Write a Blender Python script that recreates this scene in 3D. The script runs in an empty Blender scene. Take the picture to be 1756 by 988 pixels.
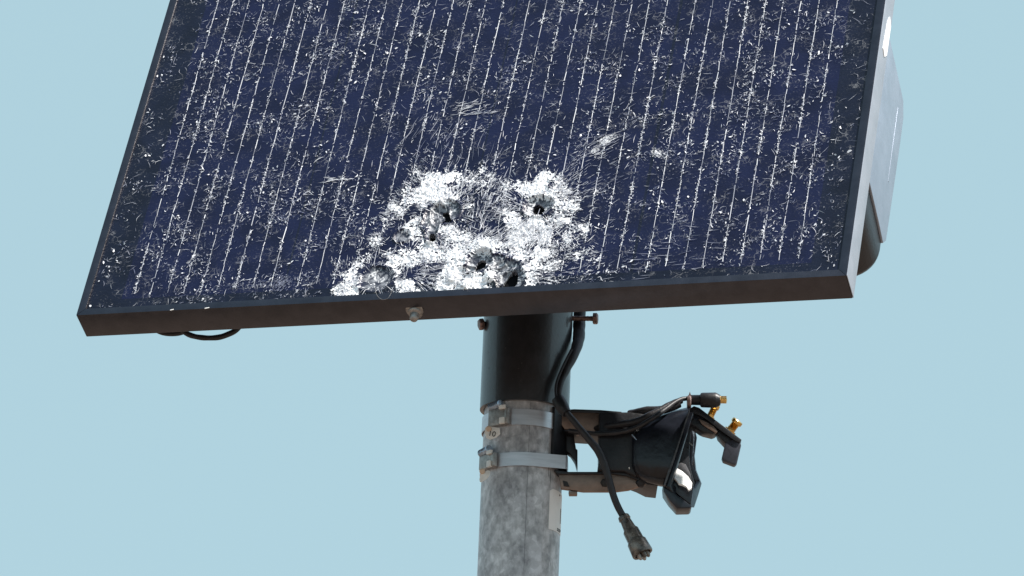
import bpy, bmesh, math, random
import numpy as np
from mathutils import Vector, Matrix, noise as mnoise
R = math.radians
sc = bpy.context.scene

# ---------------------------------------------------------------- camera
E_, ROLL, YAW, D_, ZC, F_ = R(17.376559), R(2.386017), R(-0.246638), 4.524618, 1.618008, 7282.37
CX, CY = 878.0, 494.0
fwd = Vector((math.sin(YAW)*math.cos(E_), math.cos(YAW)*math.cos(E_), math.sin(E_)))
r0 = Vector((math.cos(YAW), -math.sin(YAW), 0)); u0 = r0.cross(fwd)
rgt = math.cos(ROLL)*r0 + math.sin(ROLL)*u0
upv = -math.sin(ROLL)*r0 + math.cos(ROLL)*u0
CAM = Vector((0, -D_, ZC))
cd = bpy.data.cameras.new('camera'); cam = bpy.data.objects.new('camera', cd)
sc.collection.objects.link(cam); sc.camera = cam
M = Matrix((rgt, upv, -fwd)).transposed().to_4x4(); M.translation = CAM
cam.matrix_world = M
cd.sensor_width = 36; cd.lens = 36*F_/1756; cd.clip_start = .05; cd.clip_end = 3000

# ---------------------------------------------------------------- sky and sun
SUN_EL, SUN_AZ = 57.0, 64.0           # azimuth: degrees to the right of straight behind the camera
w = bpy.data.worlds.new("World"); sc.world = w; w.use_nodes = True
nt = w.node_tree; nt.nodes.clear()
sky = nt.nodes.new('ShaderNodeTexSky'); sky.sky_type = 'NISHITA'; sky.sun_disc = False
sky.sun_elevation = R(SUN_EL)
sd = Vector((math.sin(R(SUN_AZ))*math.cos(R(SUN_EL)), -math.cos(R(SUN_AZ))*math.cos(R(SUN_EL)), math.sin(R(SUN_EL))))
sky.sun_rotation = math.atan2(sd.x, sd.y)
sky.air_density = 1.0; sky.dust_density = 1.0; sky.ozone_density = 1.0
tint = nt.nodes.new('ShaderNodeMix'); tint.data_type = 'RGBA'; tint.blend_type = 'MULTIPLY'
tint.inputs[0].default_value = 1; tint.inputs[7].default_value = (1.0, .97, .92, 1)
bg = nt.nodes.new('ShaderNodeBackground'); bg.inputs[1].default_value = 0.15
wo = nt.nodes.new('ShaderNodeOutputWorld')
nt.links.new(sky.outputs[0], tint.inputs[6]); # pale haze, densest low down, its overhead share raised for more ambient light
g_ = nt.nodes.new('ShaderNodeTexCoord'); sx_ = nt.nodes.new('ShaderNodeSeparateXYZ'); nt.links.new(g_.outputs['Generated'], sx_.inputs[0])
hz = nt.nodes.new('ShaderNodeMapRange'); hz.interpolation_type = 'SMOOTHSTEP'; nt.links.new(sx_.outputs[2], hz.inputs[0])
for i_, v_ in ((1, .34), (2, .80), (3, .93), (4, .40)): hz.inputs[i_].default_value = v_
hm = nt.nodes.new('ShaderNodeMix'); hm.data_type = 'RGBA'; hm.inputs[7].default_value = (1.90, 2.81, 3.14, 1)
nt.links.new(hz.outputs[0], hm.inputs[0]); nt.links.new(tint.outputs[2], hm.inputs[6]); nt.links.new(hm.outputs[2], bg.inputs[0]); nt.links.new(bg.outputs[0], wo.inputs[0])
sl = bpy.data.lights.new('sun', 'SUN'); sl.energy = 5.0; sl.angle = R(.5); sl.color = (1, .95, .88)
so = bpy.data.objects.new('sun', sl); sc.collection.objects.link(so)
so.rotation_euler = (-sd).to_track_quat('-Z', 'Y').to_euler()
vs = sc.view_settings; vs.view_transform = 'Standard'; vs.look = 'None'; vs.gamma = 1; vs.exposure = 0.62
vs.use_curve_mapping = False

# ---------------------------------------------------------------- helpers
C = sc.collection
def ray(px, py):
    return (rgt*((px-CX)/F_) + upv*(-(py-CY)/F_) + fwd)
def at(px, py, Y=0.0):
    d = ray(px, py); return CAM + d*((Y-CAM.y)/d.y)
def link(o, parent=None):
    C.objects.link(o)
    if parent: o.parent = parent
    return o
def tag(o, label, cat, group=None, kind=None):
    if label: o['label'] = label
    if cat: o['category'] = cat
    if group: o['group'] = group
    if kind: o['kind'] = kind
    return o
def thing(name, label, cat, loc=(0, 0, 0), group=None):
    o = bpy.data.objects.new(name, None); o.empty_display_size = .02; o.location = loc
    link(o); bpy.context.view_layer.update(); return tag(o, label, cat, group)
def obj(name, verts, faces, mat, parent=None, smooth=False, bevel=0, auto=None, local=False):
    me = bpy.data.meshes.new(name)
    off = Vector((0, 0, 0))
    if parent is not None and not local:
        p = parent
        while p is not None:
            off += p.location; p = p.parent
    me.from_pydata([tuple(Vector(v)-off) for v in verts], [], faces)
    bm = bmesh.new(); bm.from_mesh(me); bmesh.ops.recalc_face_normals(bm, faces=bm.faces)
    if bevel:
        es = [e for e in bm.edges if len(e.link_faces) == 2 and e.calc_face_angle() > R(32)]
        bmesh.ops.bevel(bm, geom=es, offset=bevel, segments=2, affect='EDGES', profile=.6, clamp_overlap=True)
    bm.to_mesh(me); bm.free()
    me.materials.append(mat)
    if smooth or bevel:
        for p in me.polygons: p.use_smooth = True
        me.set_sharp_from_angle(angle=R(auto or 40))
    o = bpy.data.objects.new(name, me); link(o, parent); return o
def merge(*parts):
    V, F = [], []
    for v, f in parts:
        k = len(V); V += list(v); F += [tuple(i+k for i in q) for q in f]
    return V, F
def prism(px_outline, Y0, Y1):
    """outline read off at depth Y0, extruded straight back to Y1"""
    a = [at(x, y, Y0) for x, y in px_outline]; n = len(a)
    b = [p+Vector((0, Y1-Y0, 0)) for p in a]
    return a+b, [tuple(range(n)), tuple(range(2*n-1, n-1, -1))]+[(i, (i+1) % n, n+(i+1) % n, n+i) for i in range(n)]
def box(c, ax, ay, az):
    """centre and three half-axis vectors"""
    c = Vector(c); V = [c+sx*ax+sy*ay+sz*az for sz in (-1, 1) for sx, sy in ((-1, -1), (1, -1), (1, 1), (-1, 1))]
    return V, [(0, 3, 2, 1), (4, 5, 6, 7), (0, 1, 5, 4), (1, 2, 6, 5), (2, 3, 7, 6), (3, 0, 4, 7)]
def spline(pts, n=8):
    P = [Vector(p) for p in pts]; P = [2*P[0]-P[1]]+P+[2*P[-1]-P[-2]]; out = []
    for i in range(1, len(P)-2):
        for k in range(n):
            t = k/n; a, b, c, d = P[i-1:i+3]
            out.append(.5*((2*b)+(c-a)*t+(2*a-5*b+4*c-d)*t*t+(3*b-a-3*c+d)*t**3))
    out.append(P[-2]); return out
def tube(path, rad, seg=12, wob=0):
    n = len(path); V = []; F = []
    prev = None
    for i, p in enumerate(path):
        t = (path[min(i+1, n-1)]-path[max(i-1, 0)]).normalized()
        if prev is None:
            a = t.cross(Vector((0, 0, 1)));  a = a if a.length > .1 else t.cross(Vector((1, 0, 0)))
            a.normalize()
        else:
            a = (prev-t*prev.dot(t)).normalized()
        prev = a; b = t.cross(a)
        r = rad[i] if hasattr(rad, '__len__') else rad
        r *= 1+wob*(mnoise.noise(p*120))
        for k in range(seg):
            q = 2*math.pi*k/seg; V.append(p+r*(math.cos(q)*a+math.sin(q)*b))
    for i in range(n-1):
        for k in range(seg):
            F.append((i*seg+k, i*seg+(k+1) % seg, (i+1)*seg+(k+1) % seg, (i+1)*seg+k))
    F.append(tuple(range(seg-1, -1, -1))); F.append(tuple((n-1)*seg+k for k in range(seg)))
    return V, F
def lathe(a, b, prof, seg=24):
    """profile [(t along a->b in metres, radius)]"""
    a = Vector(a); d = (Vector(b)-a).normalized()
    return tube_fixed(a, d, prof, seg)
def tube_fixed(a, d, prof, seg):
    x = d.cross(Vector((0, 0, 1)));  x = x if x.length > .1 else d.cross(Vector((1, 0, 0)))
    x.normalize(); y = d.cross(x); V = []; F = []
    for t, r in prof:
        for k in range(seg):
            q = 2*math.pi*k/seg; V.append(a+d*t+r*(math.cos(q)*x+math.sin(q)*y))
    n = len(prof)
    for i in range(n-1):
        for k in range(seg):
            F.append((i*seg+k, i*seg+(k+1) % seg, (i+1)*seg+(k+1) % seg, (i+1)*seg+k))
    F.append(tuple(range(seg-1, -1, -1))); F.append(tuple((n-1)*seg+k for k in range(seg)))
    return V, F
def loft(rings, cap=True):
    n = len(rings[0]); V = [p for r in rings for p in r]; F = []
    for i in range(len(rings)-1):
        for k in range(n):
            F.append((i*n+k, i*n+(k+1) % n, (i+1)*n+(k+1) % n, (i+1)*n+k))
    if cap: F.append(tuple(range(n-1, -1, -1))); F.append(tuple((len(rings)-1)*n+k for k in range(n)))
    return V, F

# ---------------------------------------------------------------- materials
def mat(name, col, rough=.5, metal=0, vary=.25, scale=60, bump=.0, bscale=300, coat=0, stretch=(1, 1, 1), spec=.5, col2=None, lo=.35, hi=.65):
    m = bpy.data.materials.new(name); m.use_nodes = True; t = m.node_tree; b = t.nodes['Principled BSDF']
    b.inputs['Metallic'].default_value = metal; b.inputs['Specular IOR Level'].default_value = spec
    b.inputs['Coat Weight'].default_value = coat
    tc = t.nodes.new('ShaderNodeTexCoord'); mp = t.nodes.new('ShaderNodeMapping'); mp.inputs['Scale'].default_value = stretch
    t.links.new(tc.outputs['Object'], mp.inputs[0])
    n = t.nodes.new('ShaderNodeTexNoise'); n.inputs['Scale'].default_value = scale; n.inputs['Detail'].default_value = 6; n.inputs['Roughness'].default_value = .65
    t.links.new(mp.outputs[0], n.inputs['Vector'])
    mr = t.nodes.new('ShaderNodeMapRange'); mr.inputs[1].default_value = lo; mr.inputs[2].default_value = hi
    t.links.new(n.outputs[0], mr.inputs[0])
    mx = t.nodes.new('ShaderNodeMix'); mx.data_type = 'RGBA'
    c2 = col2 or tuple(min(1, c*(1+vary)) for c in col); c1 = col if col2 else tuple(c*(1-vary) for c in col)
    mx.inputs[6].default_value = (*c1, 1); mx.inputs[7].default_value = (*c2, 1)
    t.links.new(mr.outputs[0], mx.inputs[0]); t.links.new(mx.outputs[2], b.inputs['Base Color'])
    rr = t.nodes.new('ShaderNodeMapRange'); rr.inputs[3].default_value = rough*.8; rr.inputs[4].default_value = min(1, rough*1.25)
    t.links.new(n.outputs[0], rr.inputs[0]); t.links.new(rr.outputs[0], b.inputs['Roughness'])
    if bump:
        n2 = t.nodes.new('ShaderNodeTexNoise'); n2.inputs['Scale'].default_value = bscale; n2.inputs['Detail'].default_value = 4
        t.links.new(mp.outputs[0], n2.inputs['Vector'])
        bp = t.nodes.new('ShaderNodeBump'); bp.inputs['Strength'].default_value = bump; bp.inputs['Distance'].default_value = .001
        t.links.new(n2.outputs[0], bp.inputs['Height']); t.links.new(bp.outputs[0], b.inputs['Normal'])
    return m
m_frame = mat('anodised_frame', (.088, .086, .096), .30, 1, .12, 40, .15, 500)
m_sleeve = mat('black_paint', (.012, .012, .015), .42, 0, .4, 70, .25, 260, spec=.9, coat=.5)
m_black = mat('black_plastic', (.012, .013, .017), .42, 0, .4, 80, .25, 350)
m_shell = mat('worn_black_plastic', (.009, .011, .017), .30, 0, .5, 30, .35, 140)
m_rub = mat('cable_rubber', (.017, .016, .019), .48, 0, .4, 120, .3, 400)
m_arm = mat('bracket_steel', (.25, .175, .14), .42, .85, .2, 70, .2, 300)
m_band = mat('stainless_band', (.62, .62, .65), .36, .7, .1, 25, .1, 400, stretch=(1, 1, 8))
m_buckle = mat('stained_buckle_steel', (.36, .34, .32), .45, .8, .3, 160, .4, 400)
m_blue = mat('weathered_screw_steel', (.42, .50, .60), .4, .7, .35, 200, .4, 400)
m_brass = mat('brass', (.80, .52, .18), .28, 1, .2, 250, .3, 500)
m_bolt = mat('rusty_bolt', (.24, .17, .155), .45, .7, .5, 220, .4, 500)
m_white = mat('white_plastic', (.92, .92, .91), .5, 0, .05, 50)
m_tag = mat('cream_tag', (.80, .79, .75), .5, 0, .1, 120)
m_ink = mat('black_ink', (.02, .02, .02), .6, 0, .1, 50)
m_box = mat('grey_box_cover', (.36, .40, .47), .38, .6, .08, 30, .1, 300)
m_dirt = mat('dirty_connector', (.035, .03, .028), .26, .3, .6, 110, .15, 300, col2=(.24, .21, .18))
m_sunlit_side = mat('sunlit_side_silver', (.42, .44, .49), .45, .5, .06, 40, .1, 400)  # pale silver with the sun's glare on the side put into the colour
m_ground = mat('dry_ground', (.135, .098, .075), .9, 0, .3, 3, .0)

# galvanised steel with streaks
def galv():
    m = bpy.data.materials.new('galvanised_steel'); m.use_nodes = True; t = m.node_tree; b = t.nodes['Principled BSDF']
    tc = t.nodes.new('ShaderNodeTexCoord')
    def nz(scale, det, st, off=0):
        mp = t.nodes.new('ShaderNodeMapping'); mp.inputs['Scale'].default_value = st; mp.inputs['Location'].default_value = (off, off, off)
        n = t.nodes.new('ShaderNodeTexNoise'); n.inputs['Scale'].default_value = scale; n.inputs['Detail'].default_value = det; n.inputs['Roughness'].default_value = .6
        n.inputs['Distortion'].default_value = .15
        t.links.new(tc.outputs['Object'], mp.inputs[0]); t.links.new(mp.outputs[0], n.inputs['Vector']); return n
    a = nz(34, 9, (1, 1, .75)); c = nz(150, 6, (1.0, 1.0, .65), 3); s = nz(19, 7, (1, 1, .6), 9)
    mx = t.nodes.new('ShaderNodeMix'); mx.data_type = 'RGBA'
    r = t.nodes.new('ShaderNodeMapRange'); r.inputs[1].default_value = .34; r.inputs[2].default_value = .68
    t.links.new(a.outputs[0], r.inputs[0]); t.links.new(r.outputs[0], mx.inputs[0])
    mx.inputs[6].default_value = (.40, .40, .42, 1); mx.inputs[7].default_value = (.70, .705, .72, 1)
    m2 = t.nodes.new('ShaderNodeMix'); m2.data_type = 'RGBA'; m2.blend_type = 'MULTIPLY'
    r2 = t.nodes.new('ShaderNodeMapRange'); r2.inputs[1].default_value = .36; r2.inputs[2].default_value = .62; r2.inputs[3].default_value = .50; r2.inputs[4].default_value = 1.12
    t.links.new(c.outputs[0], r2.inputs[0]); m2.inputs[0].default_value = .7
    t.links.new(mx.outputs[2], m2.inputs[6]); t.links.new(r2.outputs[0], m2.inputs[7])
    m3 = t.nodes.new('ShaderNodeMix'); m3.data_type = 'RGBA'
    r3 = t.nodes.new('ShaderNodeMapRange'); r3.inputs[1].default_value = .55; r3.inputs[2].default_value = .60; r3.inputs[4].default_value = .5
    t.links.new(s.outputs[0], r3.inputs[0]); t.links.new(r3.outputs[0], m3.inputs[0]); t.links.new(m2.outputs[2], m3.inputs[6]); m3.inputs[7].default_value = (.74, .75, .78, 1)
    vo = t.nodes.new('ShaderNodeTexVoronoi'); vo.inputs['Scale'].default_value = 170; t.links.new(tc.outputs['Object'], vo.inputs['Vector'])
    bw = t.nodes.new('ShaderNodeRGBToBW'); t.links.new(vo.outputs['Color'], bw.inputs[0])
    vr = t.nodes.new('ShaderNodeMapRange'); vr.inputs[3].default_value = .80; vr.inputs[4].default_value = 1.12; t.links.new(bw.outputs[0], vr.inputs[0])
    m4 = t.nodes.new('ShaderNodeMix'); m4.data_type = 'RGBA'; m4.blend_type = 'MULTIPLY'; m4.inputs[0].default_value = 1
    t.links.new(m3.outputs[2], m4.inputs[6]); t.links.new(vr.outputs[0], m4.inputs[7])
    # short dark scuffs running mostly up and down
    sc1 = nz(60, 2, (3.0, 3.0, .5), 21)
    sr = t.nodes.new('ShaderNodeMapRange'); sr.inputs[1].default_value = .27; sr.inputs[2].default_value = .33; sr.inputs[3].default_value = .45; t.links.new(sc1.outputs[0], sr.inputs[0])
    m5 = t.nodes.new('ShaderNodeMix'); m5.data_type = 'RGBA'; m5.blend_type = 'MULTIPLY'; m5.inputs[0].default_value = 1
    t.links.new(m4.outputs[2], m5.inputs[6]); t.links.new(sr.outputs[0], m5.inputs[7])
    t.links.new(m5.outputs[2], b.inputs['Base Color'])
    b.inputs['Metallic'].default_value = .1; b.inputs['Roughness'].default_value = .42
    bp = t.nodes.new('ShaderNodeBump'); bp.inputs['Strength'].default_value = .25; bp.inputs['Distance'].default_value = .001
    t.links.new(a.outputs[0], bp.inputs['Height']); t.links.new(bp.outputs[0], b.inputs['Normal'])
    return m
m_pole = galv()

# crazed glass laminate: attribute 'crush' = how pulverised, 'pit' = bare grey crater
def glass_mat(name, base, base2):
    m = bpy.data.materials.new(name); m.use_nodes = True; t = m.node_tree; b = t.nodes['Principled BSDF']
    N = t.nodes.new; L = t.links.new
    tc = N('ShaderNodeTexCoord')
    def noise(scale, det=4, st=(1, 1, 1), dist=0, rot=0):
        mp = N('ShaderNodeMapping'); mp.inputs['Scale'].default_value = st; mp.inputs['Rotation'].default_value = (0, 0, rot)
        n = N('ShaderNodeTexNoise'); n.inputs['Scale'].default_value = scale; n.inputs['Detail'].default_value = det; n.inputs['Distortion'].default_value = dist
        L(tc.outputs['Object'], mp.inputs[0]); L(mp.outputs[0], n.inputs['Vector']); return n.outputs[0]
    def mr(x, a, c, lo=0, hi=1):
        n = N('ShaderNodeMapRange'); n.interpolation_type = 'SMOOTHSTEP'
        L(x, n.inputs[0])
        for i, v in ((1, a), (2, c), (3, lo), (4, hi)): n.inputs[i].default_value = v
        return n.outputs[0]
    def mth(op, a, c):
        n = N('ShaderNodeMath'); n.operation = op
        for i, v in ((0, a), (1, c)):
            if isinstance(v, (int, float)): n.inputs[i].default_value = v
            else: L(v, n.inputs[i])
        return n.outputs[0]
    def at_(nm):
        n = N('ShaderNodeAttribute'); n.attribute_name = nm; return n.outputs['Fac']
    crush, pit = at_('crush'), at_('pit')
    def vor(scale):
        v = N('ShaderNodeTexVoronoi'); v.feature = 'DISTANCE_TO_EDGE'; v.inputs['Scale'].default_value = scale; v.inputs['Randomness'].default_value = 1
        wv = N('ShaderNodeTexNoise'); wv.inputs['Scale'].default_value = scale*1.3; L(tc.outputs['Object'], wv.inputs['Vector'])
        mm = N('ShaderNodeMix'); mm.data_type = 'RGBA'; mm.blend_type = 'LINEAR_LIGHT'; mm.inputs[0].default_value = .6/scale
        L(tc.outputs['Object'], mm.inputs[6]); L(wv.outputs['Color'], mm.inputs[7]); L(mm.outputs[2], v.inputs['Vector'])
        return v.outputs['Distance']
    e1 = mr(vor(95), 0, .11, 1, 0); e2 = mr(vor(210), 0, .16, 1, 0)
    patch = mr(noise(34, 3), .42, .62)
    web = mth('MULTIPLY', mth('MAXIMUM', e1, mth('MULTIPLY', e2, .8)), mr(crush, .06, .34))
    fine = noise(420, 3); mid = noise(130, 5, dist=1.0)
    powder = mr(mth('ADD', crush, mth('MULTIPLY', mth('SUBTRACT', fine, .5), 1.3)), .30, .75)
    web = mth('MULTIPLY', mth('MULTIPLY', mr(vor(120), 0, .06, 1, 0), mr(noise(48, 3), .52, .66)), .14)
    haze = mth('MULTIPLY', mth('MULTIPLY', e2, patch), mr(fine, .50, .76, 0, .12))
    white = mth('MAXIMUM', mth('MAXIMUM', web, powder), haze)
    mx = N('ShaderNodeMix'); mx.data_type = 'RGBA'; mx.inputs[6].default_value = (*base, 1); mx.inputs[7].default_value = (*base2, 1)
    L(mr(noise(22, 6), .35, .65), mx.inputs[0])
    m2 = N('ShaderNodeMix'); m2.data_type = 'RGBA'; m2.inputs[7].default_value = (.93, .93, .94, 1); L(mx.outputs[2], m2.inputs[6]); L(white, m2.inputs[0])
    pc = N('ShaderNodeMix'); pc.data_type = 'RGBA'; pc.inputs[6].default_value = (.03, .034, .05, 1); pc.inputs[7].default_value = (.30, .31, .335, 1)
    L(mr(mid, .38, .68), pc.inputs[0])
    m3 = N('ShaderNodeMix'); m3.data_type = 'RGBA'; L(m2.outputs[2], m3.inputs[6]); L(pc.outputs[2], m3.inputs[7])
    L(mth('MULTIPLY', mr(mth('ADD', pit, mth('MULTIPLY', mth('SUBTRACT', fine, .5), .9)), .30, .65), mr(white, .2, .9, 1, .25)), m3.inputs[0])
    L(m3.outputs[2], b.inputs['Base Color'])
    L(mr(white, 0, 1, .30, .8), b.inputs['Roughness']); b.inputs['IOR'].default_value = 1.4
    bp = N('ShaderNodeBump'); bp.inputs['Strength'].default_value = .5; bp.inputs['Distance'].default_value = .0006
    L(mth('ADD', mid, fine), bp.inputs['Height']); L(bp.outputs[0], b.inputs['Normal'])
    return m
m_cell = glass_mat('crazed_cell_glass', (.0032, .0044, .0215), (.0056, .0080, .036))
m_back = glass_mat('crazed_black_backing_glass', (.003, .0045, .012), (.0055, .0080, .022))
def shard_mat():
    m = bpy.data.materials.new('glass_shards'); m.use_nodes = True; t = m.node_tree; b = t.nodes['Principled BSDF']
    a = t.nodes.new('ShaderNodeAttribute'); a.attribute_name = 'bright'
    mx = t.nodes.new('ShaderNodeMix'); mx.data_type = 'RGBA'; mx.inputs[6].default_value = (.06, .075, .15, 1); mx.inputs[7].default_value = (.9, .9, .92, 1)
    t.links.new(a.outputs['Fac'], mx.inputs[0]); t.links.new(mx.outputs[2], b.inputs['Base Color'])
    b.inputs['Roughness'].default_value = .35
    return m
m_shard = shard_mat()
m_void = mat('hole_shade_black', (.004, .004, .005), .9, 0, .2, 200, spec=.1)  # near-black colour holding the shade inside the bullet holes
m_busbar = mat('silver_busbar', (.62, .63, .70), .35, .1, .3, 300)

# ---------------------------------------------------------------- ground
obj('ground', [(-400, -400, 0), (400, -400, 0), (400, 400, 0), (-400, 400, 0)], [(0, 1, 2, 3)], m_ground)['kind'] = 'structure'

# ---------------------------------------------------------------- steel pole
RP = .0445
def cyl(r, z0, z1, seg=96, ri=None, dents=0):
    zs = [z0, z1] if not dents else list(np.linspace(z0, z1, 60))
    V = [Vector((r*math.cos(2*math.pi*k/seg), r*math.sin(2*math.pi*k/seg), z)) for z in zs for k in range(seg)]; F = []
    for i in range(len(zs)-1):
        for k in range(seg): F.append((i*seg+k, i*seg+(k+1) % seg, (i+1)*seg+(k+1) % seg, (i+1)*seg+k))
    n = len(zs)
    if ri is None:
        F += [tuple(range(seg-1, -1, -1)), tuple((n-1)*seg+k for k in range(seg))]
    else:
        b = len(V); V += [Vector((ri*math.cos(2*math.pi*k/seg), ri*math.sin(2*math.pi*k/seg), z)) for z in (z0, z1) for k in range(seg)]
        for k in range(seg):
            k2 = (k+1) % seg
            F += [(k, b+k, b+k2, k2), ((n-1)*seg+k, (n-1)*seg+k2, b+seg+k2, b+seg+k), (b+k, b+seg+k, b+seg+k2, b+k2)]
    return V, F
pole = thing('steel_pole', 'grey galvanised round steel pole with mottled streaks under the panel', 'pole')
obj('pole_shaft', *cyl(RP, -.02, 3.30), m_pole, pole, smooth=True)
# weld seam
sa = R(-82)
obj('weld_seam', *box((RP*math.cos(sa), RP*math.sin(sa), 2.86), Vector((.0002, 0, 0)), Vector((0, .00025, 0)), Vector((0, 0, .16))), mat('seam', (.22, .22, .23), .6, .3, .3, 200), pole)
def wrap(a0, a1, z0, z1, r, th=.0004, cut=0, seg=14):
    V = []; F = []
    for i in range(seg+1):
        q = R(a0+(a1-a0)*i/seg)
        top = z1-(cut*max(0, 1-i/2.0) if cut else 0) - (cut*.6*max(0, (i-seg+2)/2.0) if cut else 0)
        for rr, z in ((r, z0), (r, top), (r+th, top), (r+th, z0)): V.append(Vector((rr*math.cos(q), rr*math.sin(q), z)))
    for i in range(seg):
        for k in range(4): F.append((4*i+k, 4*i+(k+1) % 4, 4*i+4+(k+1) % 4, 4*i+4+k))
    F += [(0, 1, 2, 3), (4*seg+3, 4*seg+2, 4*seg+1, 4*seg)]
    return V, F
zs0, zs1 = at(950, 908, -.03).z, at(950, 838, -.03).z
st = obj('paper_sticker', *wrap(-46, -4, zs0, zs1, RP+.0002, cut=.003), m_white, pole, smooth=True)
# faint printed marks on the sticker
for (a, b, c, d, nm) in ((-22, -19.5, .90, .935, 0), (-26, -14, .03, .05, 0), (-25, -22, .065, .10, 0), (-20, -16, .065, .10, 0), (-13, -10, .065, .10, 0), (-14.5, -13, .25, .62, 0)):
    obj('printed_mark', *wrap(a, b, zs0+(zs1-zs0)*c, zs0+(zs1-zs0)*d, RP+.0008, th=.0002, seg=3), m_ink, st, local=True)

# ---------------------------------------------------------------- black sleeve
RS = .0495
zsl = at(901, 706, 0).z
m_scuff = mat('sleeve_scuff', (.10, .10, .105), .6, 0, .4, 300)
slv = thing('mounting_sleeve', 'black painted steel sleeve capping the pole directly below the panel', 'pole sleeve', (0, 0, zsl))
obj('sleeve_tube', *cyl(RS, zsl, 3.38, ri=RP+.0008), m_sleeve, slv, smooth=True)
rs_ = random.Random(4)
for i_ in range(16):
    a_ = rs_.uniform(205, 320); z_ = zsl+rs_.uniform(.006, .09); w_ = rs_.uniform(.5, 1.8)
    obj('scuff', *wrap(a_, a_+w_, z_, z_+rs_.uniform(.0004, .0016), RS+.00005, th=.00012, seg=2), m_scuff, slv)
def bolt(a, b, rsh, rh, hh, name='bolt', m=m_bolt, parent=None):
    a, b = Vector(a), Vector(b); L = (b-a).length
    o = obj(name, *lathe(a, b, [(0, rsh)]+[(L*i/14, rsh*(1+(.08 if i % 2 else -.04))) for i in range(1, 15)], 12), m, parent, smooth=True, auto=60)
    d = (b-a).normalized()
    h = obj('bolt_head', *tube_fixed(b, d, [(0, rh*.96), (hh*.15, rh), (hh*.8, rh), (hh, rh*.8)], 6), m, o, bevel=.0004, local=True)
    return o
def bolt2(a, b, rsh, rh, hh, parent):
    # mesh coordinates are kept relative to the parent's base
    off = parent.location
    a, b = Vector(a)-off, Vector(b)-off; L = (b-a).length
    o = obj('bolt', *lathe(a, b, [(0, rsh)]+[(L*i/14, rsh*(1+(.08 if i % 2 else -.04))) for i in range(1, 15)], 12), m_bolt, parent, smooth=True, auto=60, local=True)
    d = (b-a).normalized()
    obj('bolt_head', *tube_fixed(b, d, [(0, rh*.96), (hh*.15, rh), (hh*.8, rh), (hh, rh*.8)], 6), m_bolt, o, bevel=.0004, local=True)
bolt2(at(975, 546, 0), at(1017, 546.5, -.004), .0028, .0066, .0055, slv)
bolt2(at(840, 555, -.01), at(829, 556, -.012), .0030, .0068, .0055, slv)

# ---------------------------------------------------------------- solar panel
PS, TT, PW, TH = R(-17.218007), R(65.473899), .842591, .035082
PL = 1.30
H = Vector((math.cos(PS), math.sin(PS), 0)); Nh = Vector((math.sin(PS), -math.cos(PS), 0))
S = math.sin(TT)*Vector((0, 0, 1))-math.cos(TT)*Nh; NN = H.cross(S)
B0 = Vector((-.484167, -.17, 2.930392))
pm = Matrix((H, S, NN)).transposed().to_4x4(); pm.translation = B0
panel = bpy.data.objects.new('solar_panel', None); panel.empty_display_size = .05; link(panel)
panel.matrix_world = pm
tag(panel, 'dark blue framed solar panel with shattered glass and bullet holes near its lower edge', 'solar panel')
def uv(px, py, w=-.002):
    d = ray(px, py); o = B0+NN*w
    p = CAM+d*((o-CAM).dot(NN)/d.dot(NN)) - B0
    return p.dot(H), p.dot(S)
RIM = .0088
def rail(name, outer, inner):
    (a, b), (c, d) = outer, inner
    V = [Vector((x, y, z)) for z in (0, -TH) for x, y in (a, b, d, c)]
    F = [(0, 1, 2, 3), (7, 6, 5, 4), (0, 4, 5, 1), (1, 5, 6, 2), (2, 6, 7, 3), (3, 7, 4, 0)]
    return obj(name, V, F, m_frame, panel, bevel=.0006, local=True)
q = .00012
rb = rail('frame_rail', ((0+q, 0), (PW-q, 0)), ((RIM+q, RIM), (PW-RIM-q, RIM)))
rr_ = rail('frame_rail', ((PW, 0+q), (PW, PL-q)), ((PW-RIM, RIM+q), (PW-RIM, PL-RIM-q)))
rail('frame_rail', ((PW-q, PL), (q, PL)), ((PW-RIM-q, PL-RIM), (RIM+q, PL-RIM)))
rl = rail('frame_rail', ((0, PL-q), (0, q)), ((RIM, PL-RIM-q), (RIM, RIM+q)))

# damage fields -------------------------------------------------------------
rng = np.random.default_rng(7)
def vnoise(seed):
    g = np.random.default_rng(seed).random((256, 256))
    def f(u, v, s):
        x = np.asarray(u)*s+37.3; y = np.asarray(v)*s+11.7
        i = np.floor(x).astype(int); j = np.floor(y).astype(int); fx = x-i; fy = y-j
        fx = fx*fx*(3-2*fx); fy = fy*fy*(3-2*fy); i0, j0, i1, j1 = i % 256, j % 256, (i+1) % 256, (j+1) % 256
        return (g[i0, j0]*(1-fx)+g[i1, j0]*fx)*(1-fy)+(g[i0, j1]*(1-fx)+g[i1, j1]*fx)*fy
    return f
vn1, vn2, vn3 = vnoise(1), vnoise(2), vnoise(3)
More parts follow.
